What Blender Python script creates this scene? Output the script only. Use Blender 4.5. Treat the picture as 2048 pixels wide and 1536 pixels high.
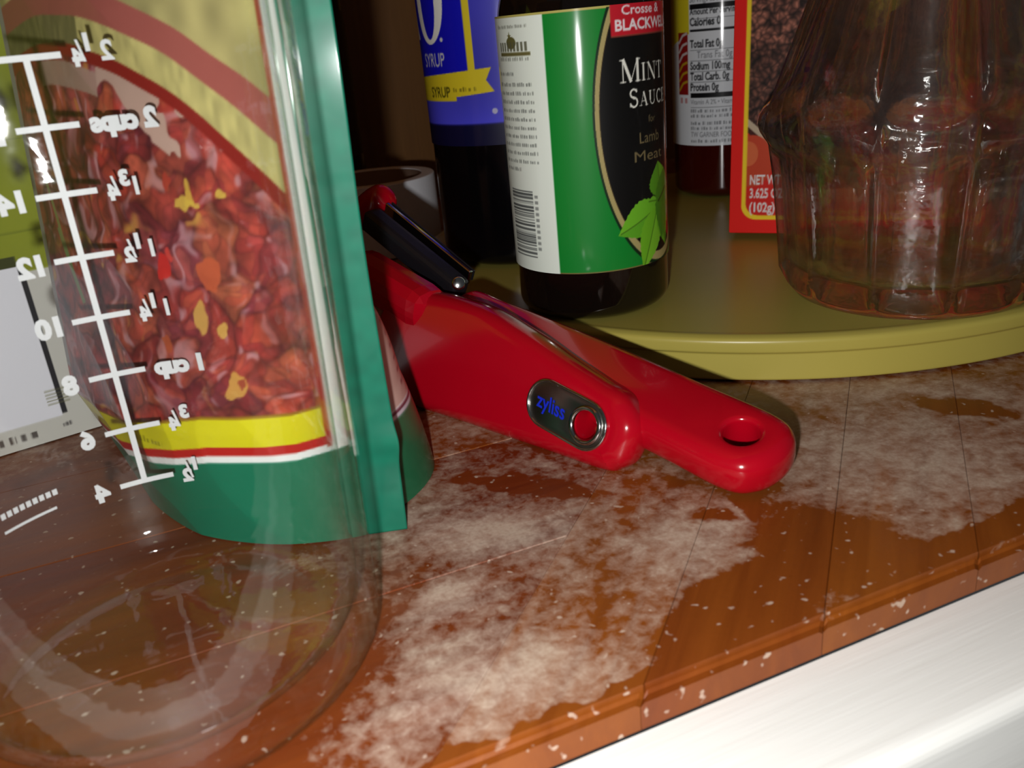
import bpy, bmesh, math, random
import numpy as np
from mathutils import Vector, Matrix

random.seed(7); rng = np.random.default_rng(7)
for o in list(bpy.data.objects): bpy.data.objects.remove(o)
S = bpy.context.scene
COL = S.collection
PI = math.pi

# ------------------------------------------------------------------ camera, world, flash, exposure
# X runs along the front edge of the shelf, Y into the cupboard, Z up; shelf top is z = 0
RX = Vector((0.91508, -0.39300, -0.09047))      # camera right
DN = Vector((-0.22761, -0.31813, -0.92032))     # camera down
FW = Vector((0.33291, 0.86275, -0.38057))       # camera forward
CAM = Vector((0, 0, 0.11))
cd = bpy.data.cameras.new('camera'); cam = bpy.data.objects.new('camera', cd); COL.objects.link(cam)
cam.matrix_world = Matrix(((RX.x, -DN.x, -FW.x, CAM.x), (RX.y, -DN.y, -FW.y, CAM.y), (RX.z, -DN.z, -FW.z, CAM.z), (0, 0, 0, 1)))
cd.sensor_width = 36; cd.lens = 1750 / 2048 * 36; cd.clip_start = 0.002; cd.clip_end = 20
S.camera = cam
cd.dof.use_dof = True; cd.dof.focus_distance = 0.275; cd.dof.aperture_fstop = 28

w = bpy.data.worlds.new('world'); S.world = w; w.use_nodes = True
w.node_tree.nodes['Background'].inputs[0].default_value = (0.9, 0.95, 1.0, 1)
w.node_tree.nodes['Background'].inputs[1].default_value = 0.035

ld = bpy.data.lights.new('phone_flash', 'POINT'); ld.energy = 2.05; ld.shadow_soft_size = 0.0030
ld.color = (1.0, 0.985, 0.97)
flash = bpy.data.objects.new('phone_flash', ld); COL.objects.link(flash)
flash.location = CAM + RX * (-0.010) + DN * 0.021 + FW * 0.002

S.view_settings.view_transform = 'Standard'; S.view_settings.look = 'None'
S.view_settings.gamma = 1; S.view_settings.use_curve_mapping = False
S.view_settings.exposure = 0.0
S.cycles.use_denoising = True
S.cycles.transparent_max_bounces = 24; S.cycles.max_bounces = 9; S.cycles.transmission_bounces = 9; S.cycles.diffuse_bounces = 2
S.cycles.glossy_bounces = 6; S.cycles.adaptive_threshold = 0.04

# ------------------------------------------------------------------ helpers
def lin(c):
    c = np.asarray(c, float)
    return np.where(c <= 0.04045, c / 12.92, ((c + 0.055) / 1.055) ** 2.4)
def hexc(r, g, b): return tuple(float(x) for x in lin(np.array([r, g, b]) / 255.0))

class NT:
    """small node-tree writer"""
    def __init__(s, name):
        s.m = bpy.data.materials.new(name); s.m.use_nodes = True; s.t = s.m.node_tree
        s.t.nodes.clear(); s.out = s.t.nodes.new('ShaderNodeOutputMaterial')
    def n(s, typ, ins=None, **kw):
        nd = s.t.nodes.new(typ)
        for k, v in kw.items(): setattr(nd, k, v)
        for k, v in (ins or {}).items():
            sock = nd.inputs[k]
            if isinstance(v, bpy.types.NodeSocket): s.t.links.new(v, sock)
            elif isinstance(v, bpy.types.Node): s.t.links.new(v.outputs[0], sock)
            else:
                if hasattr(sock.default_value, '__len__') and len(sock.default_value) == 4 and len(v) == 3: v = tuple(v) + (1,)
                sock.default_value = v
        return nd
    def math(s, op, a, b=0.0, c=0.0, clamp=False):
        nd = s.n('ShaderNodeMath', {0: a, 1: b, 2: c}, operation=op); nd.use_clamp = clamp
        return nd.outputs[0]
    def mix(s, f, a, b):
        return s.n('ShaderNodeMix', {0: f, 6: a, 7: b}, data_type='RGBA').outputs[2]
    def ramp(s, f, stops, interp='LINEAR'):
        nd = s.n('ShaderNodeValToRGB', {0: f}); r = nd.color_ramp; r.interpolation = interp
        while len(r.elements) < len(stops): r.elements.new(0.5)
        for e, (p, c) in zip(r.elements, stops): e.position = p; e.color = tuple(c) + (1,) if len(c) == 3 else c
        return nd.outputs[0]
    def noise(s, vec, scale, detail=3, rough=0.5, dist=0.0):
        ins = {'Scale': scale, 'Detail': detail, 'Roughness': rough, 'Distortion': dist}
        if vec is not None: ins['Vector'] = vec
        return s.n('ShaderNodeTexNoise', ins).outputs[0]
    def bump(s, h, strength=0.3, dist=0.001):
        return s.n('ShaderNodeBump', {'Height': h, 'Strength': strength, 'Distance': dist}).outputs[0]
    def done(s, shader):
        s.t.links.new(shader.outputs[0] if isinstance(shader, bpy.types.Node) else shader, s.out.inputs[0]); return s.m
    def principled(s, **k):
        return s.n('ShaderNodeBsdfPrincipled', {kk.replace('_', ' '): v for kk, v in k.items()})

def plain(name, col, rough=0.4, metal=0.0, coat=0.0, bump=0.0, bscale=200, var=0.06, spec=0.5):
    t = NT(name); pos = t.n('ShaderNodeNewGeometry').outputs['Position']
    nz = t.noise(pos, bscale, 3)
    c = t.mix(nz, tuple(x * (1 - var) for x in col), tuple(min(1, x * (1 + var)) for x in col))
    k = dict(Base_Color=c, Roughness=rough, Metallic=metal, Coat_Weight=coat)
    k['Specular_IOR_Level'] = spec
    if bump: k['Normal'] = t.bump(nz, bump, 0.0006)
    return t.done(t.n('ShaderNodeBsdfPrincipled', {kk.replace('_', ' '): v for kk, v in k.items()}))

def printed(name, rough=0.4, coat=0.0, spec=0.5, bump=0.0, bscale=60, bdist=0.001):
    t = NT(name); a = t.n('ShaderNodeVertexColor', layer_name='Col')
    k = {'Base Color': a.outputs[0], 'Roughness': rough, 'Coat Weight': coat, 'Coat Roughness': 0.11, 'Specular IOR Level': spec}
    if bump:
        pos = t.n('ShaderNodeNewGeometry').outputs['Position']
        k['Normal'] = t.bump(t.noise(pos, bscale, 2, 0.5, 0.6), bump, bdist)
    return t.done(t.n('ShaderNodeBsdfPrincipled', k))

def link(name, me, mat=None, parent=None, smooth=True):
    o = bpy.data.objects.new(name, me); COL.objects.link(o)
    if mat: me.materials.append(mat)
    if parent: o.parent = parent
    if smooth: me.polygons.foreach_set('use_smooth', [True] * len(me.polygons))
    return o
def mesh(name, v, f):
    me = bpy.data.meshes.new(name); me.from_pydata([tuple(map(float, p)) for p in v], [], f); me.update(); return me
def from_bm(name, bm, mat, parent=None, smooth=True):
    bmesh.ops.recalc_face_normals(bm, faces=bm.faces)
    me = bpy.data.meshes.new(name); bm.to_mesh(me); bm.free(); return link(name, me, mat, parent, smooth)
def thing(name, label, cat, loc=(0, 0, 0), group=None):
    o = bpy.data.objects.new(name, None); COL.objects.link(o); o.location = loc; o.empty_display_size = 0.01
    o['label'] = label; o['category'] = cat
    if group: o['group'] = group
    return o
def lathe(name, prof, mat, parent=None, seg=72, rfn=None, angle_smooth=True):
    """prof: list of (r, z); closed at the ends when r == 0. rfn(r, z, az) bends the radius."""
    v, f, rings = [], [], []
    for r, z in prof:
        if r < 1e-7: rings.append([len(v)]); v.append((0, 0, z))
        else:
            ids = []
            for i in range(seg):
                a = 2 * PI * i / seg; rr = rfn(r, z, a) if rfn else r
                ids.append(len(v)); v.append((rr * math.cos(a), rr * math.sin(a), z))
            rings.append(ids)
    for A, B in zip(rings, rings[1:]):
        for i in range(seg):
            j = (i + 1) % seg
            if len(A) == 1 and len(B) == 1: continue
            if len(A) == 1: f.append((A[0], B[j], B[i]))
            elif len(B) == 1: f.append((A[i], A[j], B[0]))
            else: f.append((A[i], A[j], B[j], B[i]))
    me = mesh(name, v, f)
    bm = bmesh.new(); bm.from_mesh(me); bmesh.ops.recalc_face_normals(bm, faces=bm.faces); bm.to_mesh(me); bm.free()
    return link(name, me, mat, parent)
def rounded(pts, n=5):
    """round the corners of a polyline profile: items (x, y) or (x, y, radius)"""
    out = []
    for i, p in enumerate(pts):
        if len(p) == 2 or i in (0, len(pts) - 1): out.append(p[:2]); continue
        P = Vector(p[:2]); a = Vector(pts[i - 1][:2]) - P; b = Vector(pts[i + 1][:2]) - P; r = min(p[2], a.length * .49, b.length * .49)
        A = P + a.normalized() * r; B = P + b.normalized() * r
        for k in range(n + 1):
            t = k / n; q = A * (1 - t) ** 2 + P * 2 * t * (1 - t) + B * t * t; out.append((q.x, q.y))
    return out
def box_mesh(name, sx, sy, sz, bev=0.0, seg=2):
    """box with its base centre at the origin"""
    bm = bmesh.new(); bmesh.ops.create_cube(bm, size=1)
    for q in bm.verts: q.co = Vector((q.co.x * sx, q.co.y * sy, (q.co.z + .5) * sz))
    if bev: bmesh.ops.bevel(bm, geom=bm.edges[:] , offset=bev, segments=seg, affect='EDGES', profile=.6)
    bmesh.ops.recalc_face_normals(bm, faces=bm.faces)
    me = bpy.data.meshes.new(name); bm.to_mesh(me); bm.free(); return me
def box(name, c, s, mat, parent=None, bev=0.0, M=None, smooth=False):
    me = box_mesh(name, *s, bev=bev)
    me.transform((M if M is not None else Matrix.Translation(Vector(c))))
    return link(name, me, mat, parent, smooth)
def tube(name, pts, rads, mat, parent=None, seg=16, closed=False):
    pts = [Vector(p) for p in pts]; v, f = [], []; n = len(pts); up = Vector((0, 0, 1))
    if isinstance(rads, (int, float)): rads = [rads] * n
    for i, p in enumerate(pts):
        t = (pts[(i + 1) % n] - pts[i - 1]) if closed else pts[min(i + 1, n - 1)] - pts[max(i - 1, 0)]
        t.normalize(); a = t.cross(up)
        if a.length < 1e-4: a = t.cross(Vector((1, 0, 0)))
        a.normalize(); b = t.cross(a)
        for k in range(seg):
            ang = 2 * PI * k / seg; v.append(p + (a * math.cos(ang) + b * math.sin(ang)) * rads[i])
    for i in range(n if closed else n - 1):
        for k in range(seg):
            j = (i + 1) % n; f.append((i * seg + k, i * seg + (k + 1) % seg, j * seg + (k + 1) % seg, j * seg + k))
    if not closed: f.append(tuple(range(seg))[::-1]); f.append(tuple((n - 1) * seg + k for k in range(seg)))
    me = mesh(name, v, f); bm = bmesh.new(); bm.from_mesh(me); bmesh.ops.recalc_face_normals(bm, faces=bm.faces); bm.to_mesh(me); bm.free()
    return link(name, me, mat, parent)

_tc = {}
def text_tris(s, offset=0.0):
    """triangles (n,3,2) of a string in the built-in font, size 1, starting at x = 0"""
    if (s, offset) in _tc: return _tc[(s, offset)]
    cu = bpy.data.curves.new('t', 'FONT'); cu.body = s; cu.size = 1; cu.resolution_u = 3; cu.offset = offset
    ob = bpy.data.objects.new('t', cu); COL.objects.link(ob)
    dg = bpy.context.evaluated_depsgraph_get(); me = ob.evaluated_get(dg).to_mesh(); me.calc_loop_triangles()
    co = np.array([v.co[:2] for v in me.vertices]).reshape(-1, 2)
    T = np.array([[co[i] for i in t.vertices] for t in me.loop_triangles]).reshape(-1, 3, 2)
    bpy.data.objects.remove(ob); bpy.data.curves.remove(cu)
    if len(T): T[:, :, 0] -= T[:, :, 0].min()
    _tc[(s, offset)] = T; return T

class Canvas:
    """flat print: u to the reader's right, v up, both in metres; stored as vertex colours of a fine grid"""
    def __init__(s, u0, u1, v0, v1, res, ss=3, col=(255, 255, 255)):
        s.u0, s.u1, s.v0, s.v1 = u0, u1, v0, v1
        s.nx = max(2, int(round((u1 - u0) / res))); s.ny = max(2, int(round((v1 - v0) / res))); s.ss = ss
        X = u0 + (np.arange(s.nx * ss) + .5) / (s.nx * ss) * (u1 - u0); Y = v0 + (np.arange(s.ny * ss) + .5) / (s.ny * ss) * (v1 - v0)
        s.X, s.Y = X, Y; s.U, s.V = np.meshgrid(X, Y); s.C = np.zeros(s.U.shape + (3,)); s.C[:] = np.array(col) / 255.
    def fill(s, mask, col, a=1.0):
        c = np.array(col, float) / 255. if not isinstance(col, np.ndarray) else col
        m = mask.astype(float)[..., None] * a; s.C = s.C * (1 - m) + c * m
    def win(s, u0, u1, v0, v1):
        return slice(*np.searchsorted(s.Y, (v0, v1))), slice(*np.searchsorted(s.X, (u0, u1)))
    def rect(s, u0, u1, v0, v1, col, a=1.0):
        w_ = s.win(u0, u1, v0, v1); s.C[w_] = s.C[w_] * (1 - a) + np.array(col, float) / 255. * a
    def ell(s, cu, cv, ru, rv, col, rot=0.0):
        R_ = max(ru, rv); w_ = s.win(cu - R_, cu + R_, cv - R_, cv + R_); du, dv = s.U[w_] - cu, s.V[w_] - cv; c, n = math.cos(rot), math.sin(rot)
        s.C[w_][((du * c + dv * n) / ru) ** 2 + ((-du * n + dv * c) / rv) ** 2 <= 1] = np.array(col, float) / 255.
    def tris(s, T, col):
        col = np.array(col, float) / 255.
        dx = s.X[1] - s.X[0]; dy = s.Y[1] - s.Y[0]
        for t in T:
            lo, hi = t.min(0), t.max(0)
            i0 = max(0, int((lo[0] - s.X[0]) / dx)); i1 = min(len(s.X), int((hi[0] - s.X[0]) / dx) + 2)
            j0 = max(0, int((lo[1] - s.Y[0]) / dy)); j1 = min(len(s.Y), int((hi[1] - s.Y[0]) / dy) + 2)
            if i1 <= i0 or j1 <= j0: continue
            X = s.X[i0:i1][None, :]; Y = s.Y[j0:j1][:, None]; (ax, ay), (bx, by), (cx, cy) = t
            d = (by - cy) * (ax - cx) + (cx - bx) * (ay - cy)
            if abs(d) < 1e-16: continue
            l1 = ((by - cy) * (X - cx) + (cx - bx) * (Y - cy)) / d; l2 = ((cy - ay) * (X - cx) + (ax - cx) * (Y - cy)) / d
            m = (l1 >= 0) & (l2 >= 0) & (l1 + l2 <= 1); s.C[j0:j1, i0:i1][m] = col
    def poly(s, pts, col):
        p = np.array(pts, float); s.tris(np.array([[p[0], p[i], p[i + 1]] for i in range(1, len(p) - 1)]), col)
    def stroke(s, pts, wd, col):
        for (a, b) in zip(pts, pts[1:]):
            a = np.array(a); b = np.array(b); d = b - a; L = np.hypot(*d)
            if L < 1e-9: continue
            n = np.array([-d[1], d[0]]) / L * wd / 2; e = d / L * wd * .15
            s.poly([a - e + n, b + e + n, b + e - n, a - e - n], col)
    def text(s, st, u, v, h, col, sx=1.0, align='l', bold=0.0, rot=0.0, width=None):
        T = text_tris(st, bold)
        if not len(T): return
        T = T.copy(); W = T[:, :, 0].max(); k = h / 0.72
        if width: sx = width / (W * k)
        T[:, :, 0] = (T[:, :, 0] - (W / 2 if align == 'c' else W if align == 'r' else 0)) * k * sx; T[:, :, 1] *= k
        if rot:
            c, n = math.cos(rot), math.sin(rot); T = np.stack([T[..., 0] * c - T[..., 1] * n, T[..., 0] * n + T[..., 1] * c], -1)
        T[:, :, 0] += u; T[:, :, 1] += v; s.tris(T, col)
    def lines(s, u0, u1, v, h, col, dens=.8):
        """a row of print too small to read: broken word-like dashes"""
        u = u0
        while u < u1:
            L = rng.uniform(.0012, .0035); e = min(u + L, u1); q = u
            while q < e:
                g = rng.uniform(.35, .75) * h; s.rect(q, min(q + g, e), v, v + h * rng.uniform(.7, 1.1), col, dens); q += g + h * .28
            u += L + h * .6
    def down(s):
        return s.C.reshape(s.ny, s.ss, s.nx, s.ss, 3).mean((1, 3))
    def build(s, name, pos, mat, parent=None):
        """pos(u, v) arrays -> (n,3)"""
        c = s.down(); uu = np.linspace(s.u0, s.u1, s.nx); vv = np.linspace(s.v0, s.v1, s.ny); U, V = np.meshgrid(uu, vv)
        P = pos(U.ravel(), V.ravel()); nx, ny = s.nx, s.ny
        i = np.arange((ny - 1) * (nx - 1)); r, q = i // (nx - 1), i % (nx - 1); a = r * nx + q
        F = np.stack([a, a + 1, a + nx + 1, a + nx], 1)
        me = bpy.data.meshes.new(name); me.vertices.add(len(P)); me.vertices.foreach_set('co', P.astype('f').ravel())
        me.loops.add(F.size); me.loops.foreach_set('vertex_index', F.astype('i').ravel())
        me.polygons.add(len(F)); me.polygons.foreach_set('loop_start', (np.arange(len(F)) * 4).astype('i'))
        me.update(calc_edges=True)
        at = me.color_attributes.new('Col', 'FLOAT_COLOR', 'POINT')
        at.data.foreach_set('color', np.concatenate([lin(np.clip(c, 0, 1)).reshape(-1, 3), np.ones((nx * ny, 1))], 1).astype('f').ravel())
        return link(name, me, mat, parent)

SERIF = {  # strokes in a unit-high cell: thick and thin lines, arcs as polylines
    'M': (1.12, [((.16, 0), (.16, 1), .05), ((.18, 1), (.56, .02), .17), ((.56, .02), (.94, 1), .05), ((.94, 0), (.94, 1), .17), ((.02, .03), (.30, .03), .06), ((.80, .03), (1.1, .03), .06), ((.02, .97), (.24, .97), .06), ((.88, .97), (1.1, .97), .06)]),
    'I': (.42, [((.2, 0), (.2, 1), .17), ((.04, .03), (.36, .03), .06), ((.04, .97), (.36, .97), .06)]),
    'N': (1.0, [((.18, 0), (.18, 1), .05), ((.18, 1), (.80, .0), .17), ((.80, 0), (.80, 1), .05), ((.04, .03), (.34, .03), .06), ((.64, .97), (.96, .97), .06), ((.04, .97), (.24, .97), .06)]),
    'T': (.8, [((.38, 0), (.38, 1), .17), ((.22, .03), (.54, .03), .06), ((.02, .96), (.74, .96), .07), ((.05, .96), (.02, .74), .06), ((.71, .96), (.74, .74), .06)]),
    'A': (.95, [((.16, 0), (.46, 1), .05), ((.46, 1), (.76, 0), .17), ((.28, .34), (.64, .34), .06), ((.02, .03), (.30, .03), .06), ((.60, .03), (.92, .03), .06)]),
    'E': (.75, [((.2, 0), (.2, 1), .17), ((.06, .03), (.64, .03), .06), ((.06, .97), (.62, .97), .06), ((.2, .52), (.5, .52), .06), ((.64, .03), (.68, .26), .06), ((.61, .97), (.63, .74), .06), ((.5, .42), (.5, .62), .05)]),
}
def arc(cx, cy, rx, ry, a0, a1, n=9): return [(cx + rx * math.cos(math.radians(a0 + (a1 - a0) * i / n)), cy + ry * math.sin(math.radians(a0 + (a1 - a0) * i / n))) for i in range(n + 1)]
SERIF['S'] = (.68, [(arc(.34, .74, .22, .22, 20, 250), .12), (arc(.34, .26, .24, .25, 80, -160), .12), ([(.30, .53), (.40, .47)], .16), ([(.55, .97), (.55, .78)], .06), ([(.1, .03), (.1, .24)], .06)])
SERIF['U'] = (.95, [([(.2, 1), (.2, .34)], .17), (arc(.46, .32, .26, .29, 180, 360), .09), ([(.72, 1), (.72, .32)], .05), ([(.04, .97), (.36, .97)], .06), ([(.58, .97), (.88, .97)], .06)])
SERIF['C'] = (.86, [(arc(.48, .5, .36, .47, 45, 315, 14), .13), ([(.74, .98), (.74, .72)], .06)])
def serif(cv, st, u, v, h, col, sx=.8, small=.74):
    for k, ch in enumerate(st):
        hh = h if k == 0 else h * small; wd, L = SERIF[ch]
        for q in L:
            pts, wt = (q[0], q[1]) if isinstance(q[0], list) else ([q[0], q[1]], q[2])
            cv.stroke([(u + x * hh * sx, v + y * hh) for x, y in pts], wt * hh * .9, col)
        u += wd * hh * sx + h * .03
    return u

def vnoise(U, V, scale, seed=0):
    r = np.random.default_rng(seed); G = r.random((128, 128)); x = U * scale; y = V * scale
    xi = np.floor(x).astype(int); yi = np.floor(y).astype(int); fx = x - xi; fy = y - yi; fx = fx * fx * (3 - 2 * fx); fy = fy * fy * (3 - 2 * fy)
    g = lambda i, j: G[j % 128, i % 128]
    return (g(xi, yi) * (1 - fx) + g(xi + 1, yi) * fx) * (1 - fy) + (g(xi, yi + 1) * (1 - fx) + g(xi + 1, yi + 1) * fx) * fy
def worley(U, V, scale, seed=0):
    r = np.random.default_rng(seed); J = r.random((64, 64, 2)); K = r.random((64, 64, 3)); x = U * scale; y = V * scale
    xi = np.floor(x).astype(int); yi = np.floor(y).astype(int); best = np.full(U.shape, 9.); sec = np.full(U.shape, 9.); col = np.zeros(U.shape + (3,))
    for dj in (-1, 0, 1):
        for di in (-1, 0, 1):
            a, b = (xi + di) % 64, (yi + dj) % 64; d = np.hypot(xi + di + J[b, a, 0] - x, yi + dj + J[b, a, 1] - y)
            m = d < best; sec = np.where(m, best, np.minimum(sec, d)); best = np.where(m, d, best); col = np.where(m[..., None], K[b, a], col)
    return best, sec, col

# ------------------------------------------------------------------ materials
def wood_shelf(name, ang):
    t = NT(name); pos = t.n('ShaderNodeNewGeometry').outputs['Position']; rnd = t.n('ShaderNodeObjectInfo').outputs['Random']
    mp = t.n('ShaderNodeMapping', {'Vector': pos, 'Rotation': (0, 0, -ang)}, vector_type='POINT')
    off = t.n('ShaderNodeVectorMath', {0: mp.outputs[0], 1: t.n('ShaderNodeCombineXYZ', {0: t.math('MULTIPLY', rnd, 3.0), 1: rnd, 2: 0.0})}, operation='ADD').outputs[0]
    st = t.n('ShaderNodeMapping', {'Vector': off, 'Scale': (14, 190, 50)}).outputs[0]
    g = t.noise(st, 1.0, 5, 0.6, 0.5)
    st2 = t.n('ShaderNodeMapping', {'Vector': off, 'Scale': (5, 42, 20)}).outputs[0]
    g2 = t.noise(st2, 1.0, 2, 0.5, 0.8)
    dark = t.mix(g, hexc(74, 24, 9), hexc(124, 50, 16)); light = t.mix(g, hexc(112, 52, 12), hexc(160, 92, 26))
    base = t.mix(t.math('MULTIPLY_ADD', rnd, 0.75, t.math('MULTIPLY_ADD', g2, 0.7, -0.35), clamp=True), dark, light)
    # flour dust: blotches with clean, wiped patches of their own shape
    wv = t.n('ShaderNodeVectorMath', {0: t.n('ShaderNodeTexNoise', {'Vector': pos, 'Scale': 85.0, 'Detail': 3.0}).outputs[1], 1: (0.5, 0.5, 0.5)}, operation='SUBTRACT').outputs[0]
    wv = t.n('ShaderNodeVectorMath', {0: wv, 'Scale': 0.016}, operation='SCALE').outputs[0]
    wp = t.n('ShaderNodeVectorMath', {0: pos, 1: wv}, operation='ADD').outputs[0]
    def blob(cx, cy, rx, ry, rot):
        m = t.n('ShaderNodeMapping', {'Vector': wp, 'Location': (cx, cy, 0), 'Rotation': (0, 0, rot), 'Scale': (rx, ry, 1)}, vector_type='TEXTURE').outputs[0]
        sx = t.n('ShaderNodeSeparateXYZ', {0: m}); d = t.math('SQRT', t.math('ADD', t.math('POWER', sx.outputs[0], 2.0), t.math('POWER', sx.outputs[1], 2.0)))
        return t.math('SUBTRACT', 1.25, d, clamp=True)      # 0 outside, grows inside
    clean = None
    for a in CLEAN:
        b = blob(*a); clean = b if clean is None else t.math('MAXIMUM', clean, b)
    dusty = None
    for a in DUSTY:
        b = blob(*a); dusty = b if dusty is None else t.math('MAXIMUM', dusty, b)
    n1 = t.noise(pos, 65, 5, 0.6, 0.6); n2 = t.noise(pos, 300, 4, 0.65, 0.3); n3 = t.noise(pos, 1100, 2, 0.5)
    d = t.math('ADD', t.math('MULTIPLY_ADD', n1, 1.5, -0.56), t.math('MULTIPLY_ADD', n2, 1.5, -0.75))
    d = t.math('ADD', d, t.math('MULTIPLY', dusty, 0.50)); d = t.math('SUBTRACT', d, t.math('MULTIPLY', clean, 1.5))
    d = t.math('MULTIPLY', d, 1.25, clamp=True)
    d = t.math('MULTIPLY', d, t.math('MULTIPLY_ADD', n3, 0.55, 0.45), clamp=True)
    spk = t.math('MULTIPLY', t.math('SUBTRACT', t.noise(pos, 420, 1, 0.5), 0.69), 14.0, clamp=True)
    d = t.math('MAXIMUM', t.math('MULTIPLY', d, 0.80), t.math('MULTIPLY', spk, 0.55))
    col = t.mix(d, base, t.mix(n1, hexc(214, 190, 176), hexc(222, 208, 184)))
    rough = t.math('MULTIPLY_ADD', d, 0.6, t.math('MULTIPLY_ADD', g, .15, 0.30))
    return t.done(t.n('ShaderNodeBsdfPrincipled', {'Base Color': col, 'Roughness': rough, 'Specular IOR Level': 0.35,
                  'Normal': t.bump(t.math('MULTIPLY_ADD', n2, 0.4, t.math('MULTIPLY', g, 0.15)), 0.25, 0.0006)}))
# (x, y, half length, half width, turn) in metres on the shelf
CLEAN = [(0.195, 0.159, 0.016, 0.0055, -0.95), (0.071, 0.185, 0.018, 0.0045, -0.80), (0.120, 0.122, 0.014, 0.020, 0.5), (0.1031, 0.147, 0.0045, 0.0040, 0),
         (0.090, 0.118, 0.020, 0.010, 0.3), (-0.035, 0.215, 0.055, 0.055, 0), (-0.014, 0.148, 0.034, 0.040, 0), (0.165, 0.112, 0.05, 0.004, 0), (0.118, 0.152, 0.012, 0.005, 1.0), (0.07, 0.1055, 0.10, 0.0035, 0)]
DUSTY = [(0.160, 0.148, 0.040, 0.026, -0.7), (0.095, 0.142, 0.020, 0.013, 0.3), (0.040, 0.150, 0.014, 0.007, 0.2), (0.055, 0.170, 0.026, 0.014, -0.6), (0.030, 0.122, 0.030, 0.012, 0.1),
         (0.185, 0.180, 0.04, 0.012, -0.6), (0.22, 0.13, 0.04, 0.03, 0)]

M_white = NT('white_paint'); _p = M_white.n('ShaderNodeNewGeometry').outputs['Position']
_s = M_white.n('ShaderNodeMapping', {'Vector': _p, 'Scale': (25, 600, 300)}).outputs[0]
_g = M_white.noise(_s, 1.0, 3, .6)
M_white = M_white.done(M_white.principled(Base_Color=M_white.mix(_g, hexc(230, 230, 224), hexc(240, 240, 236)), Roughness=0.45, Normal=M_white.bump(_g, .25, .0004)))

def cab_wood(name, c0, c1, axis):
    t = NT(name); p = t.n('ShaderNodeNewGeometry').outputs['Position']
    sc = {'z': (160, 160, 7), 'x': (7, 160, 160)}[axis]
    g = t.noise(t.n('ShaderNodeMapping', {'Vector': p, 'Scale': sc}).outputs[0], 1.0, 4, .6, .6)
    return t.done(t.principled(Base_Color=t.mix(g, c0, c1), Roughness=0.45, Normal=t.bump(g, .15, .0005)))
M_cab = cab_wood('cabinet_wood', hexc(104, 66, 24), hexc(140, 96, 42), 'z')
M_cabx = cab_wood('cabinet_wood_top', hexc(150, 86, 32), hexc(200, 130, 55), 'x')

def clear_glass(name, tint=(0.992, 0.997, 0.994), edge=(0.50, 0.60, 0.53), bump=0.0, bscale=90, refl=1.0, power=5.0):
    """thin-walled clear glass: straight-through transmission, mirror reflection rising toward the rim"""
    t = NT(name); lw = t.n('ShaderNodeLayerWeight', {'Blend': 0.5})
    f5 = t.math('POWER', lw.outputs['Facing'], 4.0); fac = t.math('MULTIPLY_ADD', f5, 0.40 * refl, 0.024 * refl, clamp=True)
    e = t.math('POWER', lw.outputs['Facing'], power)
    tr = t.n('ShaderNodeBsdfTransparent', {0: t.mix(e, tint, edge)})
    k = {'Color': (1, 1, 1, 1), 'Roughness': 0.035}
    if bump:
        p = t.n('ShaderNodeNewGeometry').outputs['Position']; k['Normal'] = t.bump(t.noise(p, bscale, 3, .55, .5), bump, .0012)
    return t.done(t.n('ShaderNodeMixShader', {0: fac, 1: tr, 2: t.n('ShaderNodeBsdfGlossy', k)}))
M_cup = clear_glass('measuring_glass', bump=0.16, bscale=80)
_t = NT('pressed_glass'); _p = _t.n('ShaderNodeNewGeometry').outputs['Position']
_b = _t.bump(_t.noise(_p, 95, 3), .50, .001)
_lw = _t.n('ShaderNodeLayerWeight', {'Blend': 0.5, 'Normal': _b}).outputs['Facing']
_thin = _t.n('ShaderNodeMixShader', {0: _t.math('MULTIPLY_ADD', _t.math('POWER', _lw, 3.0), 0.45, 0.05, clamp=True),
             1: _t.n('ShaderNodeBsdfTransparent', {0: _t.mix(_t.math('POWER', _lw, 2.5), (.99, .99, .985), (.22, .22, .19))}), 2: _t.n('ShaderNodeBsdfGlossy', {'Color': (1, 1, 1, 1), 'Roughness': 0.07, 'Normal': _b})})
M_carafe = _t.done(_t.n('ShaderNodeMixShader', {0: 0.5, 1: _t.n('ShaderNodeBsdfGlass', {'Color': (1, 1, .99, 1), 'Roughness': 0.04, 'IOR': 1.46, 'Normal': _b}), 2: _thin}))
M_olive = plain('olive_plastic', hexc(182, 168, 80), 0.34, var=.04, bscale=30)
M_red = plain('red_plastic', hexc(172, 4, 26), 0.16, coat=.3, var=.05, bscale=60)
M_darkglass = plain('dark_brown_glass', hexc(16, 10, 7), 0.08, coat=.5, spec=.5)
M_black = plain('black_syrup_glass', hexc(7, 6, 8), 0.14, spec=.35)
M_hot = plain('red_sauce_glass', hexc(62, 10, 6), 0.08, coat=.4)
M_cap = plain('cap_black', hexc(20, 20, 20), 0.3)
M_capred = plain('cap_red', hexc(170, 16, 16), 0.3)
M_steel = plain('brushed_steel', hexc(150, 148, 142), 0.28, metal=1.0, bscale=500)
M_chrome = plain('chrome', hexc(215, 215, 215), 0.12, metal=1.0)
M_blackpl = plain('black_plastic', hexc(22, 22, 26), 0.35, bump=.15, bscale=300)
M_grey = plain('grey_card', hexc(236, 238, 244), 0.6, bump=.1, bscale=120)
M_ink = plain('blue_ink', hexc(20, 40, 190), 0.4)
M_wprint = plain('white_enamel', hexc(206, 206, 208), 0.5, var=.02)
M_label = printed('paper_label', 0.5, coat=.6, spec=.2)
M_card = printed('printed_card', 0.6, coat=.10, spec=.2)
M_film = printed('printed_film', 0.5, coat=.5, spec=.25, bump=.16, bscale=75, bdist=.002)
M_jar = plain('dark_jar', hexc(40, 28, 24), 0.25)

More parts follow.
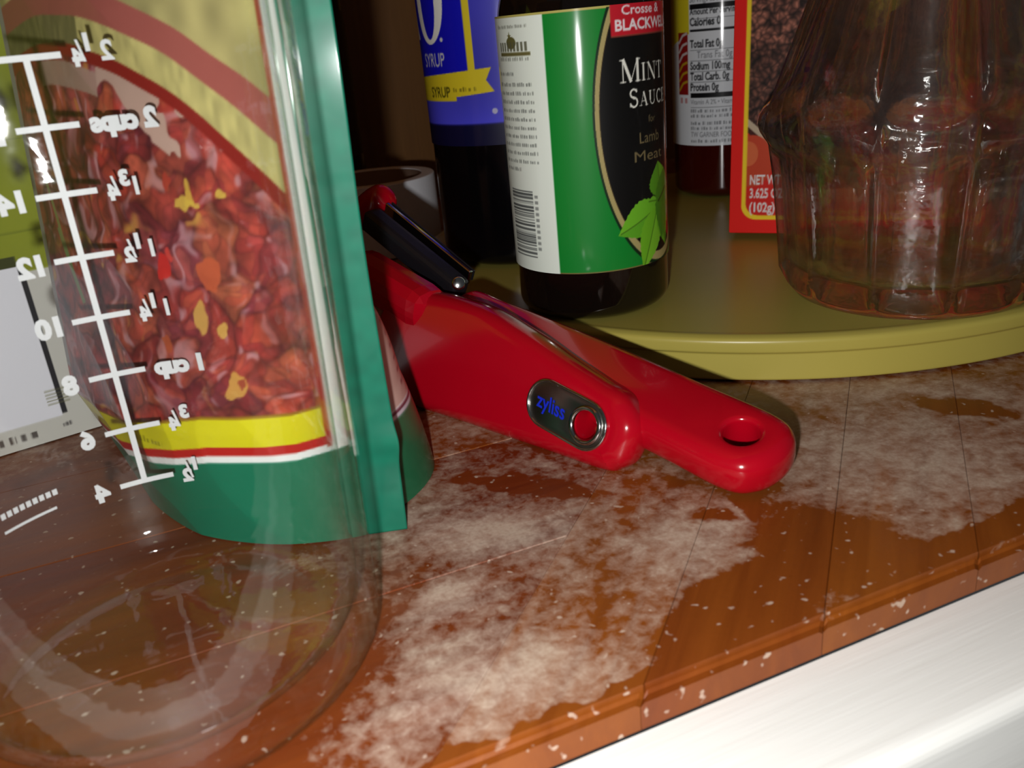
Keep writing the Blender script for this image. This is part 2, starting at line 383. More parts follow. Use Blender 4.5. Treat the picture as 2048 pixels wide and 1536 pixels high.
# ------------------------------------------------------------------ setting: shelf boards, rail, cupboard walls
fl = bpy.data.objects.new('floor', None); COL.objects.link(fl); fl['kind'] = 'structure'; fl['label'] = 'stained wooden cupboard shelf dusted with flour'
YF = 0.1059; TH = 0.0082; XL, XR, YB = -0.34, 0.62, 0.60
def clip(poly, a, b, c):      # keep a*x + b*y <= c
    out = []
    for i, p in enumerate(poly):
        q = poly[(i + 1) % len(poly)]; dp = a * p[0] + b * p[1] - c; dq = a * q[0] + b * q[1] - c
        if dp <= 0: out.append(p)
        if (dp < 0 < dq) or (dq < 0 < dp):
            t = dp / (dp - dq); out.append((p[0] + t * (q[0] - p[0]), p[1] + t * (q[1] - p[1])))
    return out
def plank(poly, mat):
    if len(poly) < 3: return
    bm = bmesh.new(); z0 = random.uniform(-.00025, 0)
    vs = [bm.verts.new((x, y, -TH)) for x, y in poly]; f = bm.faces.new(vs)
    r = bmesh.ops.extrude_face_region(bm, geom=[f]); top = [e for e in r['geom'] if isinstance(e, bmesh.types.BMVert)]
    for q in top: q.co.z = z0
    front = [e for e in bm.edges if all(q.co.z > -.001 and abs(q.co.y - YF) < 1e-5 for q in e.verts)]
    bm.faces.ensure_lookup_table()
    oth = [e for e in bm.edges if all(q.co.z > -.001 for q in e.verts) and e not in front]
    bmesh.ops.bevel(bm, geom=oth, offset=.00018, segments=1, affect='EDGES')
    front = [e for e in bm.edges if all(q.co.z > -.001 and abs(q.co.y - YF) < 1e-5 for q in e.verts)]
    if front: bmesh.ops.bevel(bm, geom=front, offset=.0022, segments=5, affect='EDGES')
    from_bm('plank', bm, mat, fl, False)
MWD = wood_shelf('shelf_wood_diagonal', math.radians(45)); MWX = wood_shelf('shelf_wood_lengthwise', 0)
R0 = [(XL, YF), (XR, YF), (XR, YB), (XL, YB)]
C0 = -0.0872; g = .00006
k = 0
while C0 + k * .0403 < XR - YF:
    c = C0 + k * .0403; plank(clip(clip(R0, -1, 1, -c - g), 1, -1, c + .0403 - g), MWD); k += 1
y = YF; LP = clip(R0, 1, -1, C0 - g)
for y0, y1 in ((YF, .158), (.158, .212), (.212, .262), (.262, .315), (.315, .37), (.37, .43), (.43, .5), (.5, YB)):
    plank(clip(clip(LP, 0, 1, y1 - g), 0, -1, -y0 - g), MWX)

def struct(name, me_or_obj, label):
    o = me_or_obj; o.name = name; o['kind'] = 'structure'; o['label'] = label; return o
# painted face rail below the shelf edge
pr = rounded([(.1056, -.0086), (.0800, -.0086, .0035), (.0785, -.075, .002), (.1056, -.075)], 6)
v = [(x, y, z) for x in (XL, XR) for y, z in pr]; n = len(pr)
f = [(i, (i + 1) % n, n + (i + 1) % n, n + i) for i in range(n)] + [tuple(range(n))[::-1], tuple(range(n, 2 * n))]
o = link('trim_1', mesh('trim_1', v, f), M_white, None, False)
bm = bmesh.new(); bm.from_mesh(o.data); bmesh.ops.recalc_face_normals(bm, faces=bm.faces); bm.to_mesh(o.data); bm.free()
struct('trim_1', o, 'white painted face rail below the front edge of the shelf')
struct('wall_back', box('wall_back', (.14, YB + .006, -.012), (.98, .012, .40), M_cab), 'orange-brown wooden back of the cupboard')
struct('wall_left', box('wall_left', (XL - .006, .353, -.012), (.012, .494, .40), M_cab), 'orange-brown wooden left side of the cupboard')
struct('wall_right', box('wall_right', (XR + .006, .353, -.012), (.012, .494, .40), M_cab), 'orange-brown wooden right side of the cupboard')
struct('ceiling', box('ceiling', (.14, .353, .3885), (.98, .494, .015), M_cabx), 'underside of the wooden shelf above')

# ------------------------------------------------------------------ turntable
SC = Vector((.2500, .3275, 0)); SZ = .015
t = thing('turntable', 'olive yellow round plastic turntable carrying the bottles', 'turntable', SC)
lathe('base_ring', rounded([(.118, 0), (.122, 0), (.122, .0045), (.118, .0045), (.118, 0)]), M_olive, t, 96)
lathe('tray', rounded([(0, .0042), (.1490, .0005, .001), (.1518, .0005, .001), (.1515, .0094, .0015), (.1525, .0100, .0006), (.1528, .0142, .0018), (.1500, .0152, .0009), (.1480, SZ, .0006), (0, SZ)], 6), M_olive, t, 160)

# ------------------------------------------------------------------ bottles with wrap-round labels
def az_cam(c): return math.atan2(CAM.y - c[1], CAM.x - c[0])
def cyl(r, az0, z0=0.0, off=.00015):
    def f(u, v):
        a = az0 + u / r; rr = r + off
        return np.stack([rr * np.cos(a), rr * np.sin(a), v - z0], 1)
    return f

# mint sauce
MC = (.1391, .2700); MR = .0266
t = thing('sauce_bottle', 'dark mint sauce bottle with green, white and black label on the turntable', 'bottle', (*MC, SZ))
lathe('glass', rounded([(0, .0015), (.016, .0006, .002), (.0215, 0, .002), (MR - .0004, .0030, .007), (MR - .0004, .0985, .006), (.021, .112, .012), (.0125, .132, .01), (.0115, .165), (.0115, .170), (0, .170)], 8), M_darkglass, t, 80)
lathe('cap', rounded([(.0116, .150), (.0138, .150, .0006), (.0138, .171, .001), (0, .172)]), M_cap, t, 48)
DG = math.radians; a0 = az_cam(MC)
cv = Canvas(DG(-100) * MR, DG(128) * MR, .0325, .1120, .00026, 3, (12, 132, 44))
u = lambda deg: DG(deg) * MR
cv.rect(u(-100), u(-23.5), .03, .12, (240, 248, 236))
cv.rect(u(-23.5), u(130), .0325, .0330, (120, 110, 60)); cv.rect(u(-100), u(130), .1112, .112, (190, 178, 96))
OC, OZ, OW, OH = u(57), .080, u(50), .0470
q = ((cv.U - OC) / OW) ** 2 + ((cv.V - OZ) / OH) ** 2
cv.fill((q < 1.06) & (cv.V < .1115), (14, 40, 18)); cv.fill((q < 1.0) & (cv.V < .1115), (176, 160, 104)); cv.fill((q < .885) & (cv.V < .1115), (40, 26, 16)); cv.fill((q < .865) & (cv.V < .1115), (13, 12, 11))
cv.rect(u(20), u(96), .1030, .1125, (196, 30, 44)); cv.rect(u(20), u(96), .1030, .1034, (150, 60, 50))
cv.text('Crosse &', u(28), .1090, .0026, (236, 220, 222), bold=.02, width=.0170); cv.text('BLACKWELL', u(23), .1047, .0031, (238, 226, 228), bold=.03, width=.0260)
serif(cv, 'MINT', u(25), .0900, .0066, (240, 240, 228), 1.05, .76); serif(cv, 'SAUCE', u(31), .0826, .0054, (240, 240, 228), 1.05, .76)
cv.text('for', u(48), .0775, .0022, (120, 106, 72)); cv.text('Lamb', u(39), .0715, .0034, (120, 106, 72)); cv.text('Meat', u(34), .0660, .0034, (120, 106, 72), width=.014)
def leaf(cx, cz, L, W, ang, c1, c2):
    P = []
    for k in range(25):
        s_ = k / 24; P.append((s_ * L, W * math.sin(PI * s_ ** .8) * (1 + .05 * math.cos(k * 2.6))))
    for k in range(24, -1, -1):
        s_ = k / 24; P.append((s_ * L, -W * math.sin(PI * s_ ** .8) * (1 + .05 * math.cos(k * 2.6))))
    ca, sa = math.cos(ang), math.sin(ang); X = lambda p: (cx + p[0] * ca - p[1] * sa, cz + p[0] * sa + p[1] * ca)
    cen = X((L * .5, 0)); pts = [X(p) for p in P]
    cv.tris(np.array([[cen, pts[i], pts[(i + 1) % len(pts)]] for i in range(len(pts))]), c1)
    half = [X(p) for p in P[:25]]; cv.tris(np.array([[cen, half[i], half[i + 1]] for i in range(24)]), c2)
    cv.stroke([X((0, 0)), X((L * .95, 0))], .0004, (74, 120, 26))
B = (u(57), .0520)
leaf(B[0], B[1] - .001, .0190, .0060, DG(202), (112, 184, 40), (96, 168, 36))
leaf(B[0] - .0005, B[1] - .001, .0215, .0052, DG(248), (112, 180, 36), (124, 190, 44))
leaf(B[0] + .001, B[1] - .001, .0150, .0038, DG(285), (108, 176, 36), (92, 160, 34))
leaf(B[0] + .002, B[1] + .001, .0120, .0060, DG(98), (104, 172, 34), (88, 150, 30))
leaf(B[0] + .005, B[1] + .010, .0230, .0055, DG(262), (70, 128, 26), (80, 140, 30))
leaf(B[0] - .001, B[1] + .0005, .0045, .0016, DG(175), (110, 180, 40), (110, 180, 40))
cv.stroke([(B[0], B[1]), (B[0] + .006, B[1] + .004)], .0007, (40, 70, 16))
for zz, h in ((.1082, .0010), (.0988, .0011)): cv.lines(u(-70), u(-36), zz, h, (120, 122, 110), .7)
cv.text('★', u(-56), .1050, .002, (110, 104, 50)); cv.ell(u(-52), .1040, .0025, .0018, (104, 100, 56))
for k in range(9): cv.rect(u(-68) + k * .0017, u(-68) + k * .0017 + .0010, .1015, .1042, (92, 92, 70), .85)
cv.rect(u(-68), u(-34), .1002, .1013, (110, 104, 60))
zz = .0945
for k in range(12):
    cv.lines(u(-74), u(-34 if k not in (0, 11) else -52), zz, .0011, (84, 88, 84), .62); zz -= .0026 if k else .0032
zz = .0592
for k in range(34):      # bar code, bars lying across
    h = rng.choice([.00022, .00045, .0008]); cv.rect(u(-70), u(-42), zz - h, zz, (70, 74, 74), .85); zz -= h + rng.choice([.0002, .0003, .0006])
    if zz < .0372: break
for k in range(10): cv.rect(u(-40.5), u(-37.5), .057 - k * .0019, .0580 - k * .0019, (110, 114, 112), .7)
cv.build('label', cyl(MR, a0, SZ), M_label, t)

# dark corn syrup with the blue label
BC = (.1490, .3585); BR = .0338
t = thing('syrup_bottle', 'black syrup bottle with royal blue label and yellow ribbon behind the mint sauce', 'bottle', (*BC, SZ))
lathe('glass', rounded([(0, .002), (.026, 0, .003), (BR - .0004, .003, .008), (BR - .0004, .1350, .012), (.026, .155, .02), (.0135, .180, .01), (.0125, .205), (0, .205)], 8), M_black, t, 80)
lathe('cap', rounded([(.0126, .186), (.0160, .186, .0006), (.0160, .207, .001), (0, .208)]), plain('cap_blue', hexc(24, 30, 130), .35), t, 48)
a0 = az_cam(BC); u = lambda deg: DG(deg) * BR
cv = Canvas(u(-178), u(100), .0660, .1350, .00034, 3, (78, 76, 226))
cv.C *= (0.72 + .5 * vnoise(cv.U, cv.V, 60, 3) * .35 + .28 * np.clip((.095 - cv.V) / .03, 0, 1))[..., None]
cv.rect(u(-178), u(100), .066, .0745, (12, 12, 52)); cv.rect(u(-178), u(100), .0740, .0746, (30, 30, 110))
cv.rect(u(-150), u(-20), .0905, .1360, (226, 204, 40)); cv.rect(u(-147), u(-25), .0922, .1360, (18, 18, 190))
cv.poly([(u(-140), .0905), (u(-24), .0925), (u(-18), .0945), (u(-9), .0950), (u(-13), .0905), (u(-8), .0862), (u(-34), .0850)], (226, 204, 40))
cv.rect(u(-150), u(-36), .0835, .0910, (226, 204, 40))
cv.ell(u(-56), .1215, u(16.5), .0168, (242, 242, 234)); cv.ell(u(-56), .1215, u(8.5), .0150, (18, 18, 190))
cv.ell(u(-44), .1062, .0008, .0008, (220, 220, 220))
for k, ch in enumerate('RAK'): cv.text(ch, u(-88 - k * 32), .1075, .030, (242, 242, 234), sx=.62, align='c', bold=.02)
cv.text('SYRUP', u(-43), .0965, .0052, (206, 206, 214), sx=.72, align='r', bold=.01)
cv.text('SYRUP', u(-41), .0850, .0040, (84, 78, 20), sx=.8, align='r', bold=.02); cv.lines(u(-38), u(-20), .0868, .0016, (120, 108, 24), .8)
cv.ell(u(-9), .0790, .0011, .0011, (190, 190, 220))
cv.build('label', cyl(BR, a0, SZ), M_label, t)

# pepper sauce
HC = (.2900, .4030); HR = .0258
t = thing('hot_sauce_bottle', 'red pepper sauce bottle with white nutrition label behind the red box', 'bottle', (*HC, SZ))
lathe('glass', rounded([(0, .002), (.020, 0, .002), (HR - .0004, .003, .006), (HR - .0004, .108, .008), (.020, .122, .012), (.011, .145, .01), (.0105, .170), (0, .170)], 8), M_hot, t, 72)
lathe('cap', rounded([(.0106, .152), (.0128, .152, .0006), (.0128, .174, .001), (0, .175)]), M_capred, t, 40)
a0 = az_cam(HC); u = lambda deg: DG(deg) * HR; zz = lambda y: .1155 - .000252 * y
cv = Canvas(u(-130), u(120), .0425, .1180, .00030, 3, (236, 242, 248))
cv.fill((cv.U < u(-39)) & (cv.V > .0905 + .006 * np.clip((cv.U - u(-75)) / .016, -1, 1)), (232, 216, 40))
cv.rect(u(-57), u(-41), zz(190), zz(72), (150, 26, 22))
for k in range(6): cv.stroke([(u(-56), zz(182 - k * 18)), (u(-49), zz(168 - k * 18)), (u(-42), zz(164 - k * 18))], .0012, (196, 160, 30) if k < 3 else (210, 200, 196))
cv.lines(u(-54), u(-42), zz(206), .0028, (190, 90, 90), .6)
L, Rr = u(-37.5), u(60); ink = (34, 36, 40); soft = (120, 124, 130)
for y_, s_, b_, h_, wd_ in ((8, 'Serving Size 1 tsp', 0, .0030, .0225), (19, 'Servings about 36', 0, .0030, .0215), (41, 'Amount Per Serving', .02, .0030, .0240), (61, 'Calories 0', .03, .0037, .0160), (101, 'Total Fat 0g', .025, .0037, .0170), (121, '   Trans Fat 0g', 0, .0034, .0175), (142, 'Sodium 100mg', .025, .0037, .0205), (162, 'Total Carb. 0g', .025, .0037, .0200), (182, 'Protein 0g', .025, .0037, .0150), (208, 'Vitamin A 2% • Vitamin C 0%', 0, .0024, .030), (272, 'TW GARNER FOOD CO', 0, .0027, .0280)):
    cv.text(s_.strip(), L + (.004 if s_.startswith(' ') else 0), zz(y_), h_, soft if not b_ else ink, bold=b_, width=wd_)
for y_, h_, c_ in ((27, .0024, (16, 18, 22)), (70, .0011, (16, 18, 22)), (191, .0024, (16, 18, 22)), (49, .0003, soft), (106, .0003, soft), (126, .0003, soft), (146, .0003, soft), (166, .0003, soft), (214, .0003, soft)): cv.rect(L, Rr, zz(y_) - h_ / 2, zz(y_) + h_ / 2, c_)
for y_ in (224, 234, 248, 258, 283): cv.lines(L, u(50), zz(y_), .0016, (110, 114, 120), .7)
cv.build('label', cyl(HR, a0, SZ), M_label, t)

# ------------------------------------------------------------------ red carton
BL = Vector((.2262, .3100, SZ)); bd = Vector((.671, -.741, 0)); bn = Vector((-.741, -.671, 0)); BW, BH, BD, LEAN = .092, .135, .026, DG(6)
t = thing('seasoning_box', 'red and yellow box with browned meat picture between pepper sauce and glass carafe', 'box', BL)
Rm = Matrix((bd, -bn, Vector((0, 0, 1)))).transposed().to_4x4() @ Matrix.Translation((0, BD, 0)) @ Matrix.Rotation(-LEAN, 4, 'X') @ Matrix.Translation((0, -BD, 0))
M_redcard = plain('red_card', hexc(222, 22, 14), .5, spec=.2)
me = box_mesh('carton', BW, BD, BH, .0006, 1); me.transform(Rm @ Matrix.Translation((BW / 2, BD / 2, 0))); link('carton', me, M_redcard, t, False)
cv = Canvas(.0003, BW - .0003, .0003, BH - .0003, .00036, 3, (236, 24, 14))
def rr(u0, u1, v0, v1, r):
    du = np.maximum(np.maximum(u0 + r - cv.U, cv.U - u1 + r), 0); dv = np.maximum(np.maximum(v0 + r - cv.V, cv.V - v1 + r), 0)
    return (du ** 2 + dv ** 2 <= r * r) & (cv.U > u0) & (cv.U < u1) & (cv.V > v0) & (cv.V < v1)
cv.fill(rr(.0052, BW - .0052, .0060, .130, .006), (250, 214, 40)); ins = rr(.0070, BW - .0070, .0078, .128, .005); cv.fill(ins, (214, 30, 18))
d1, d2, kc = worley(cv.U + .002 * (vnoise(cv.U, cv.V, 500, 91) - .5), cv.V + .002 * (vnoise(cv.U, cv.V, 500, 92) - .5), 480, 5); sh = np.clip(1.25 - d1 * 1.1, .25, 1.2)[..., None]
meat = (np.array([128, 80, 66]) / 255. + (kc[..., :1] - .5) * np.array([.30, .20, .16])) * sh
plate = .0455 - .9 * (cv.U - .007) + 9 * (cv.U - .007) ** 2
cv.fill(ins & (cv.V > plate), meat * np.where(cv.V > .075, 1, .75)[..., None]); cv.fill(ins & (abs(cv.V - plate) < .0016), (196, 176, 150)); cv.fill(ins & (cv.V < plate - .0016) & (cv.V > plate - .004), (70, 26, 18))
cv.fill(ins & (((cv.U - .009) / .0085) ** 2 + ((cv.V - .0300) / .0105) ** 2 < 1), (198, 66, 34)); cv.fill(ins & (((cv.U - .0075) / .004) ** 2 + ((cv.V - .033) / .005) ** 2 < 1), (216, 104, 60))
cv.fill(ins & (((cv.U - .034) / .013) ** 2 + ((cv.V - .024) / .012) ** 2 < 1), (200, 74, 36)); cv.fill(ins & (((cv.U - .060) / .012) ** 2 + ((cv.V - .022) / .010) ** 2 < 1), (206, 120, 60))
cv.poly([(.0135, .1040), (.0135, .112), (.06, .116), (.06, .108), (.030, .1065), (.024, .1040)], (214, 206, 50))
for s_, z_, wd_ in (('NET WT', .0205, .0125), ('3.625 OZ', .0150, .0140), ('(102g)', .0092, .0105)): cv.text(s_, .0085, z_, .0040, (236, 226, 226), bold=.03, width=wd_)
def flatbox(uu, vv):
    P = np.stack([uu, np.full_like(uu, -.00015), vv, np.ones_like(uu)], 1); return (P @ np.array(Rm).T)[:, :3]
cv.build('printed_front', flatbox, M_card, t)

# ------------------------------------------------------------------ pressed glass carafe
CC = (.2295, .2140)
t = thing('glass_carafe', 'clear fluted glass carafe on the front of the turntable', 'carafe', (*CC, SZ))
NP = 12
def flute(r, z, a):
    ph = (a * NP / (2 * PI)) % 1.0; e = abs(ph - .5) * 2          # 0 mid panel, 1 on the rib
    lo = np.interp(z, [.004, .010, .046, .0510], [0, 1, 1, 0]); up = np.interp(z, [.0625, .068, .074, .110, .13], [0, .7, 1, .8, .3])
    lens = np.interp(z, [.0500, .0535, .0565, .0600, .0635], [0, .8, 1, .8, 0])
    top = np.interp(z, [.038, .0510], [0, 1]) * e * e
    return r * (1 - .100 * max(lo * (1 - .6 * top), up) * (1 - e ** 4) + .035 * lens * (1 - e * e) - .030 * lens * e ** 4)
outer = [(0, .0022), (.028, .0012), (.0335, 0), (.0372, .0010), (.0398, .0042), (.0428, .0100), (.0436, .020), (.0445, .030), (.0455, .040), (.0464, .046), (.0468, .0485), (.0470, .0500), (.0474, .0518), (.0482, .0540), (.0488, .0565), (.0486, .0590), (.0478, .0615), (.0470, .0635), (.0462, .0660), (.0450, .0695), (.0437, .073), (.0422, .077), (.0405, .0815), (.0368, .0915), (.0330, .103), (.0295, .116), (.0272, .130), (.0270, .142), (.0300, .154), (.0310, .158)]
inner = [(.0290, .158), (.0250, .142), (.0250, .130), (.0272, .116), (.0303, .104), (.0340, .0925), (.0378, .082), (.0412, .074), (.0440, .066), (.0452, .060), (.0448, .055), (.0430, .048), (.0420, .038), (.0408, .024), (.0402, .017), (.0385, .0125), (.034, .0098), (.02, .0090), (0, .0088)]
def flute2(r, z, a):
    return flute(r, z, a) if z >= -1 else r
OS = {(round(r, 5), round(z, 5)) for r, z in outer}
lathe('glass_body', outer + inner[:1] + [(r - .0020, z) for r, z in inner[1:-4]] + inner[-4:], M_carafe, t, 240, lambda r, z, a: flute(r, z, a) if (round(r, 5), round(z, 5)) in OS else r)

# ------------------------------------------------------------------ roll of tape and dark jar behind
t = thing('tape_roll', 'grey white roll of tape lying flat behind the turntable', 'tape', (.1145, .4790, 0))
lathe('tape', rounded([(.0275, .0005), (.0345, .0005, .0006), (.0345, .0390, .0008), (.0275, .0390, .0006), (.0275, .0005)]), M_grey, t, 64)
lathe('core', rounded([(.0262, .0003), (.0275, .0003), (.0275, .0386), (.0262, .0386), (.0262, .0003)]), plain('brown_core', hexc(120, 96, 80), .7), t, 64)
t = thing('dark_bottle', 'dark brown bottle standing behind the tape roll against the wooden back', 'bottle', (.098, .553, 0))
lathe('glass', rounded([(0, .001), (.028, 0, .003), (.031, .004, .006), (.031, .150, .014), (.014, .185, .012), (.013, .22), (0, .22)], 6), M_jar, t, 56)
lathe('cap', rounded([(.0131, .2), (.016, .2, .0006), (.016, .222, .001), (0, .223)]), M_cap, t, 32)
lathe('label', [(.0312, .045), (.0312, .125)], plain('dark_label', hexc(66, 50, 40), .5, var=.5, bscale=300), t, 56)

# ------------------------------------------------------------------ carton at the left, behind the cup
cl = Vector((-.0602, .2896, 0)); dd = Vector((.975, .219, 0)).normalized(); dn = Vector((dd.y, -dd.x, 0))
t = thing('food_carton', 'olive green and grey carton with white panel behind the measuring cup', 'carton', cl)
CW0, CW1, CH, CDp = -.075, .050, .165, .045
Rc = Matrix((dd, -dn, Vector((0, 0, 1)))).transposed().to_4x4()
me = box_mesh('carton', CW1 - CW0, CDp, CH, .0008, 1); me.transform(Rc @ Matrix.Translation(((CW0 + CW1) / 2, CDp / 2 + .0003, 0))); link('carton', me, plain('olive_card', hexc(140, 146, 30), .5), t, False)
cv = Canvas(CW0 + .0003, CW1 - .0002, .0003, CH - .0003, .0004, 3, (140, 148, 34))
cv.C *= (.92 + .16 * vnoise(cv.U, cv.V, 40, 2))[..., None]
cv.rect(CW0, CW1, 0, .0545, (214, 212, 204)); cv.rect(CW0, .0205, .054, .0595, (64, 68, 22)); cv.rect(CW0, .0202, .0078, .0563, (246, 246, 255)); cv.rect(.0202, .0218, .0085, .0563, (44, 42, 46))
for k in range(5): cv.rect(.0170, .0235, .0120 + k * .0011, .0124 + k * .0011, (120, 118, 80), .7)
cv.lines(-.05, .013, .0030, .0024, (74, 66, 62), .85); cv.lines(.0195, .0225, .0040, .0012, (60, 56, 56), .8)
cv.rect(CW0, CW1, .066, .0664, (116, 124, 26)); cv.rect(CW0, CW1, .092, .0923, (116, 124, 26))
def flatc(uu, vv):
    P = np.stack([uu, np.full_like(uu, 0.), vv, np.ones_like(uu)], 1); return (P @ np.array(Rc).T)[:, :3]
cv.build('printed_front', flatc, M_card, t)

# ------------------------------------------------------------------ food pouch
t = thing('food_pouch', 'green edged stand-up pouch printed with red chunky food behind measuring cup', 'pouch', (0, 0, 0))
def ip(z, zs, vs): return np.stack([np.interp(z, zs, [q[i] for q in vs]) for i in range(2)], -1)
PH = .170
def frame(z):
    A = ip(z, [0, .1175, PH], [(.0299, .1831), (.0306, .1812), (.0312, .1800)]); D = ip(z, [0, .03, .12, PH], [(-.022, .258), (-.0304, .252), (-.0224, .2516), (-.0190, .2500)])
    d = D - A; L = np.linalg.norm(d, axis=-1, keepdims=True); tt = d / L; nn = np.stack([-tt[:, 1], tt[:, 0]], -1); nn = np.where(nn[:, 1:2] > 0, -nn, nn); return A, d, nn
PL = .092
def pfront(uu, vv):      # u runs to the reader's right: left edge D at 0, seam A at PL
    s_ = 1 - uu / PL; A, d, nn = frame(vv); b = np.interp(vv, [0, .02, .05, .12, .155, PH], [.0175, .0165, .0135, .0085, .003, .0002])
    P = A + d * s_[:, None] + nn * (b * np.sin(PI * s_ ** .82))[:, None]
    wr = .0007 * np.sin(uu * 210 + vv * 90) * np.exp(-((vv - .028) / .016) ** 2) * np.sin(PI * s_) + .0005 * np.sin(vv * 160 + uu * 120) * np.sin(PI * s_)
    P = P - nn * np.abs(wr)[:, None]
    return np.stack([P[:, 0], P[:, 1], np.maximum(vv, .0002)], 1)
cv = Canvas(0, PL, .0002, PH, .00036, 3, (120, 40, 36))
a_ = PL - cv.U; z_ = cv.V
# chunks of food
U2 = cv.U + .0022 * (vnoise(cv.U, cv.V, 330, 1) - .5) + .005 * (vnoise(cv.U, cv.V, 120, 8) - .5); V2 = cv.V + .0022 * (vnoise(cv.U, cv.V, 330, 2) - .5) + .005 * (vnoise(cv.U, cv.V, 120, 9) - .5)
U3 = U2 + .004 * (vnoise(cv.U, cv.V, 210, 12) - .5); V3 = V2 + .004 * (vnoise(cv.U, cv.V, 210, 13) - .5)
d1, d2, kc = worley(U3, V3 * .9, 135, 11); e1_, e2_, kd = worley(U3 * 1.1, V3, 340, 17)
pal = np.array([[128, 46, 42], [148, 60, 46], [158, 74, 56], [116, 40, 46], [166, 84, 54], [134, 60, 64], [150, 50, 40]]) / 255.
base = .62 * pal[(kc[..., 0] * 6.99).astype(int)] + .38 * pal[(kd[..., 0] * 6.99).astype(int)]
fn = vnoise(cv.U, cv.V, 700, 4); fm = vnoise(cv.U, cv.V, 260, 6)
base = base * np.clip(1.14 - d1 * .38, .5, 1.3)[..., None] * (.74 + .36 * fm + .22 * fn)[..., None]
base = base * np.clip(.80 + (d2 - d1) * 1.1, .80, 1)[..., None] * np.clip(.86 + (e2_ - e1_) * .7, .86, 1)[..., None]
hl = np.clip((vnoise(U3, V3 * .7, 460, 21) - .70) * 4.5, 0, 1)[..., None]; base = base * (1 - hl * .6) + np.array([206, 168, 176]) / 255. * hl * .6
ye = np.clip((vnoise(U3, V3, 230, 31) - .86) * 8, 0, 1)[..., None]; base = base * (1 - ye * .8) + np.array([206, 158, 66]) / 255. * ye * .8
mv = np.clip(vnoise(cv.U, cv.V, 45, 41) * 1.6 - .5, 0, 1)[..., None]; base = base * (1 - mv * .22) + np.array([122, 74, 88]) / 255. * mv * .22
cv.C = base
blotch = lambda a0_, z0_, ra, rz, col, al=.85: cv.fill(((a_ - a0_ + .0011 * (fm - .5) * 2) / ra) ** 2 + ((z_ - z0_ + .0011 * (fn - .5) * 2) / rz) ** 2 < 1, col, al)
for q in ((.0262, .0815, .0030, .0011, (208, 176, 72)), (.0248, .0835, .0008, .0028, (204, 170, 66)), (.0175, .0830, .0010, .0011, (206, 176, 72)), (.0205, .0415, .0022, .0030, (204, 158, 74)), (.0198, .0425, .0010, .0014, (150, 60, 44)), (.0265, .0570, .0018, .0034, (202, 160, 78)), (.0215, .0545, .0012, .0018, (206, 166, 80)), (.0350, .0680, .0018, .0030, (206, 44, 38)), (.0330, .0710, .0010, .0012, (214, 70, 60)), (.0225, .0665, .0030, .0034, (190, 88, 54)), (.0300, .0860, .0012, .0016, (170, 60, 44)), (.0370, .0510, .0016, .0020, (176, 84, 50)), (.0290, .0470, .0016, .0014, (170, 96, 84))): blotch(*q)
cv.stroke([(PL - .078, .074), (PL - .070, .057)], .0022, (118, 138, 84)); cv.stroke([(PL - .082, .088), (PL - .076, .070)], .0016, (140, 140, 84))
# bowl rim arcs above the food
Rr = np.hypot(a_ - .066, z_ - .040); Rr = Rr + .0012 * (vnoise(cv.U, cv.V, 90, 51) - .5)
ar = (z_ > .070)
cv.fill(ar & (Rr > .0640) & (Rr < .0728) & (a_ > .0205 + .010 * fm) & (a_ < .047) & (Rr > .0660 - .006 * np.sin(a_ * 260) * fm) , (182, 150, 136)); cv.fill(ar & (Rr > .066) & (Rr < .071) & (a_ > .047) & (a_ < .072) , (166, 138, 124), .9)
cv.fill(ar & (Rr > .0722) & (Rr < .0748), (132, 30, 22))
cream = np.array([188, 176, 112]) / 255. * (.86 + .22 * vnoise(cv.U * 3, cv.V, 300, 61))[..., None]
oliv = np.array([176, 164, 108]) / 255. * (.72 + .5 * vnoise(cv.U, cv.V * .5, 240, 71))[..., None]
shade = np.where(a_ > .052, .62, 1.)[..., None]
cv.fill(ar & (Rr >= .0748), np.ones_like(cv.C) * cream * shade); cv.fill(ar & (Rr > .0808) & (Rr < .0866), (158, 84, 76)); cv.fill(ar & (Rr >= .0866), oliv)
# bands along the bottom
zl = .0240 - .0045 * np.clip((a_ - .030) / .026, 0, 1.4) + .0020 * np.clip((.010 - a_) / .010, 0, 1)
cv.fill(z_ < zl + .0105, (216, 208, 28)); cv.fill((z_ < zl + .0105) & (z_ > zl + .0098), (150, 110, 30)); cv.fill(z_ < zl + .0028, (186, 34, 30)); cv.fill(z_ < zl + .0006, (238, 240, 238)); cv.fill(z_ < zl - .0012, (22, 116, 86))
cv.lines(PL - .060, PL - .044, .0250, .0016, (120, 112, 20), .5)
# seam side border
cv.fill((a_ < .0042) & (z_ >= zl), (170, 60, 44)); cv.fill((a_ < .0034) & (z_ > zl - .0012), (240, 240, 236)); cv.fill(a_ < .0006, (22, 128, 100))
cv.fill((a_ > PL - .0030) & (z_ > .036), (150, 146, 140))
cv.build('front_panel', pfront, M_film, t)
def pback(uu, vv):       # seen from behind: seam A at 0
    s_ = uu / PL; A, d, nn = frame(vv); b = .012 * np.interp(vv, [0, .12, PH], [1, .8, .02]) + .040 * np.sqrt(np.clip(1 - (vv / .062) ** 2, 0, 1))
    P = A + d * s_[:, None] - nn * (b * np.abs(np.sin(PI * np.clip(s_, 0, 1))) ** .25)[:, None]
    return np.stack([P[:, 0], P[:, 1], np.maximum(vv, .0002)], 1)
cv = Canvas(0, PL, .0002, PH, .0005, 3, (204, 168, 156))
cv.fill(cv.V < .0225, (20, 96, 62)); cv.rect(0, PL, .0225, .0237, (206, 196, 206)); cv.rect(0, PL, .0237, .0245, (96, 30, 52)); cv.rect(0, PL, .0245, .0252, (220, 206, 206))
for k in range(26):
    cv.lines(.003, PL - .004, .0285 + k * .0036, .0013, (112, 74, 74), .75)
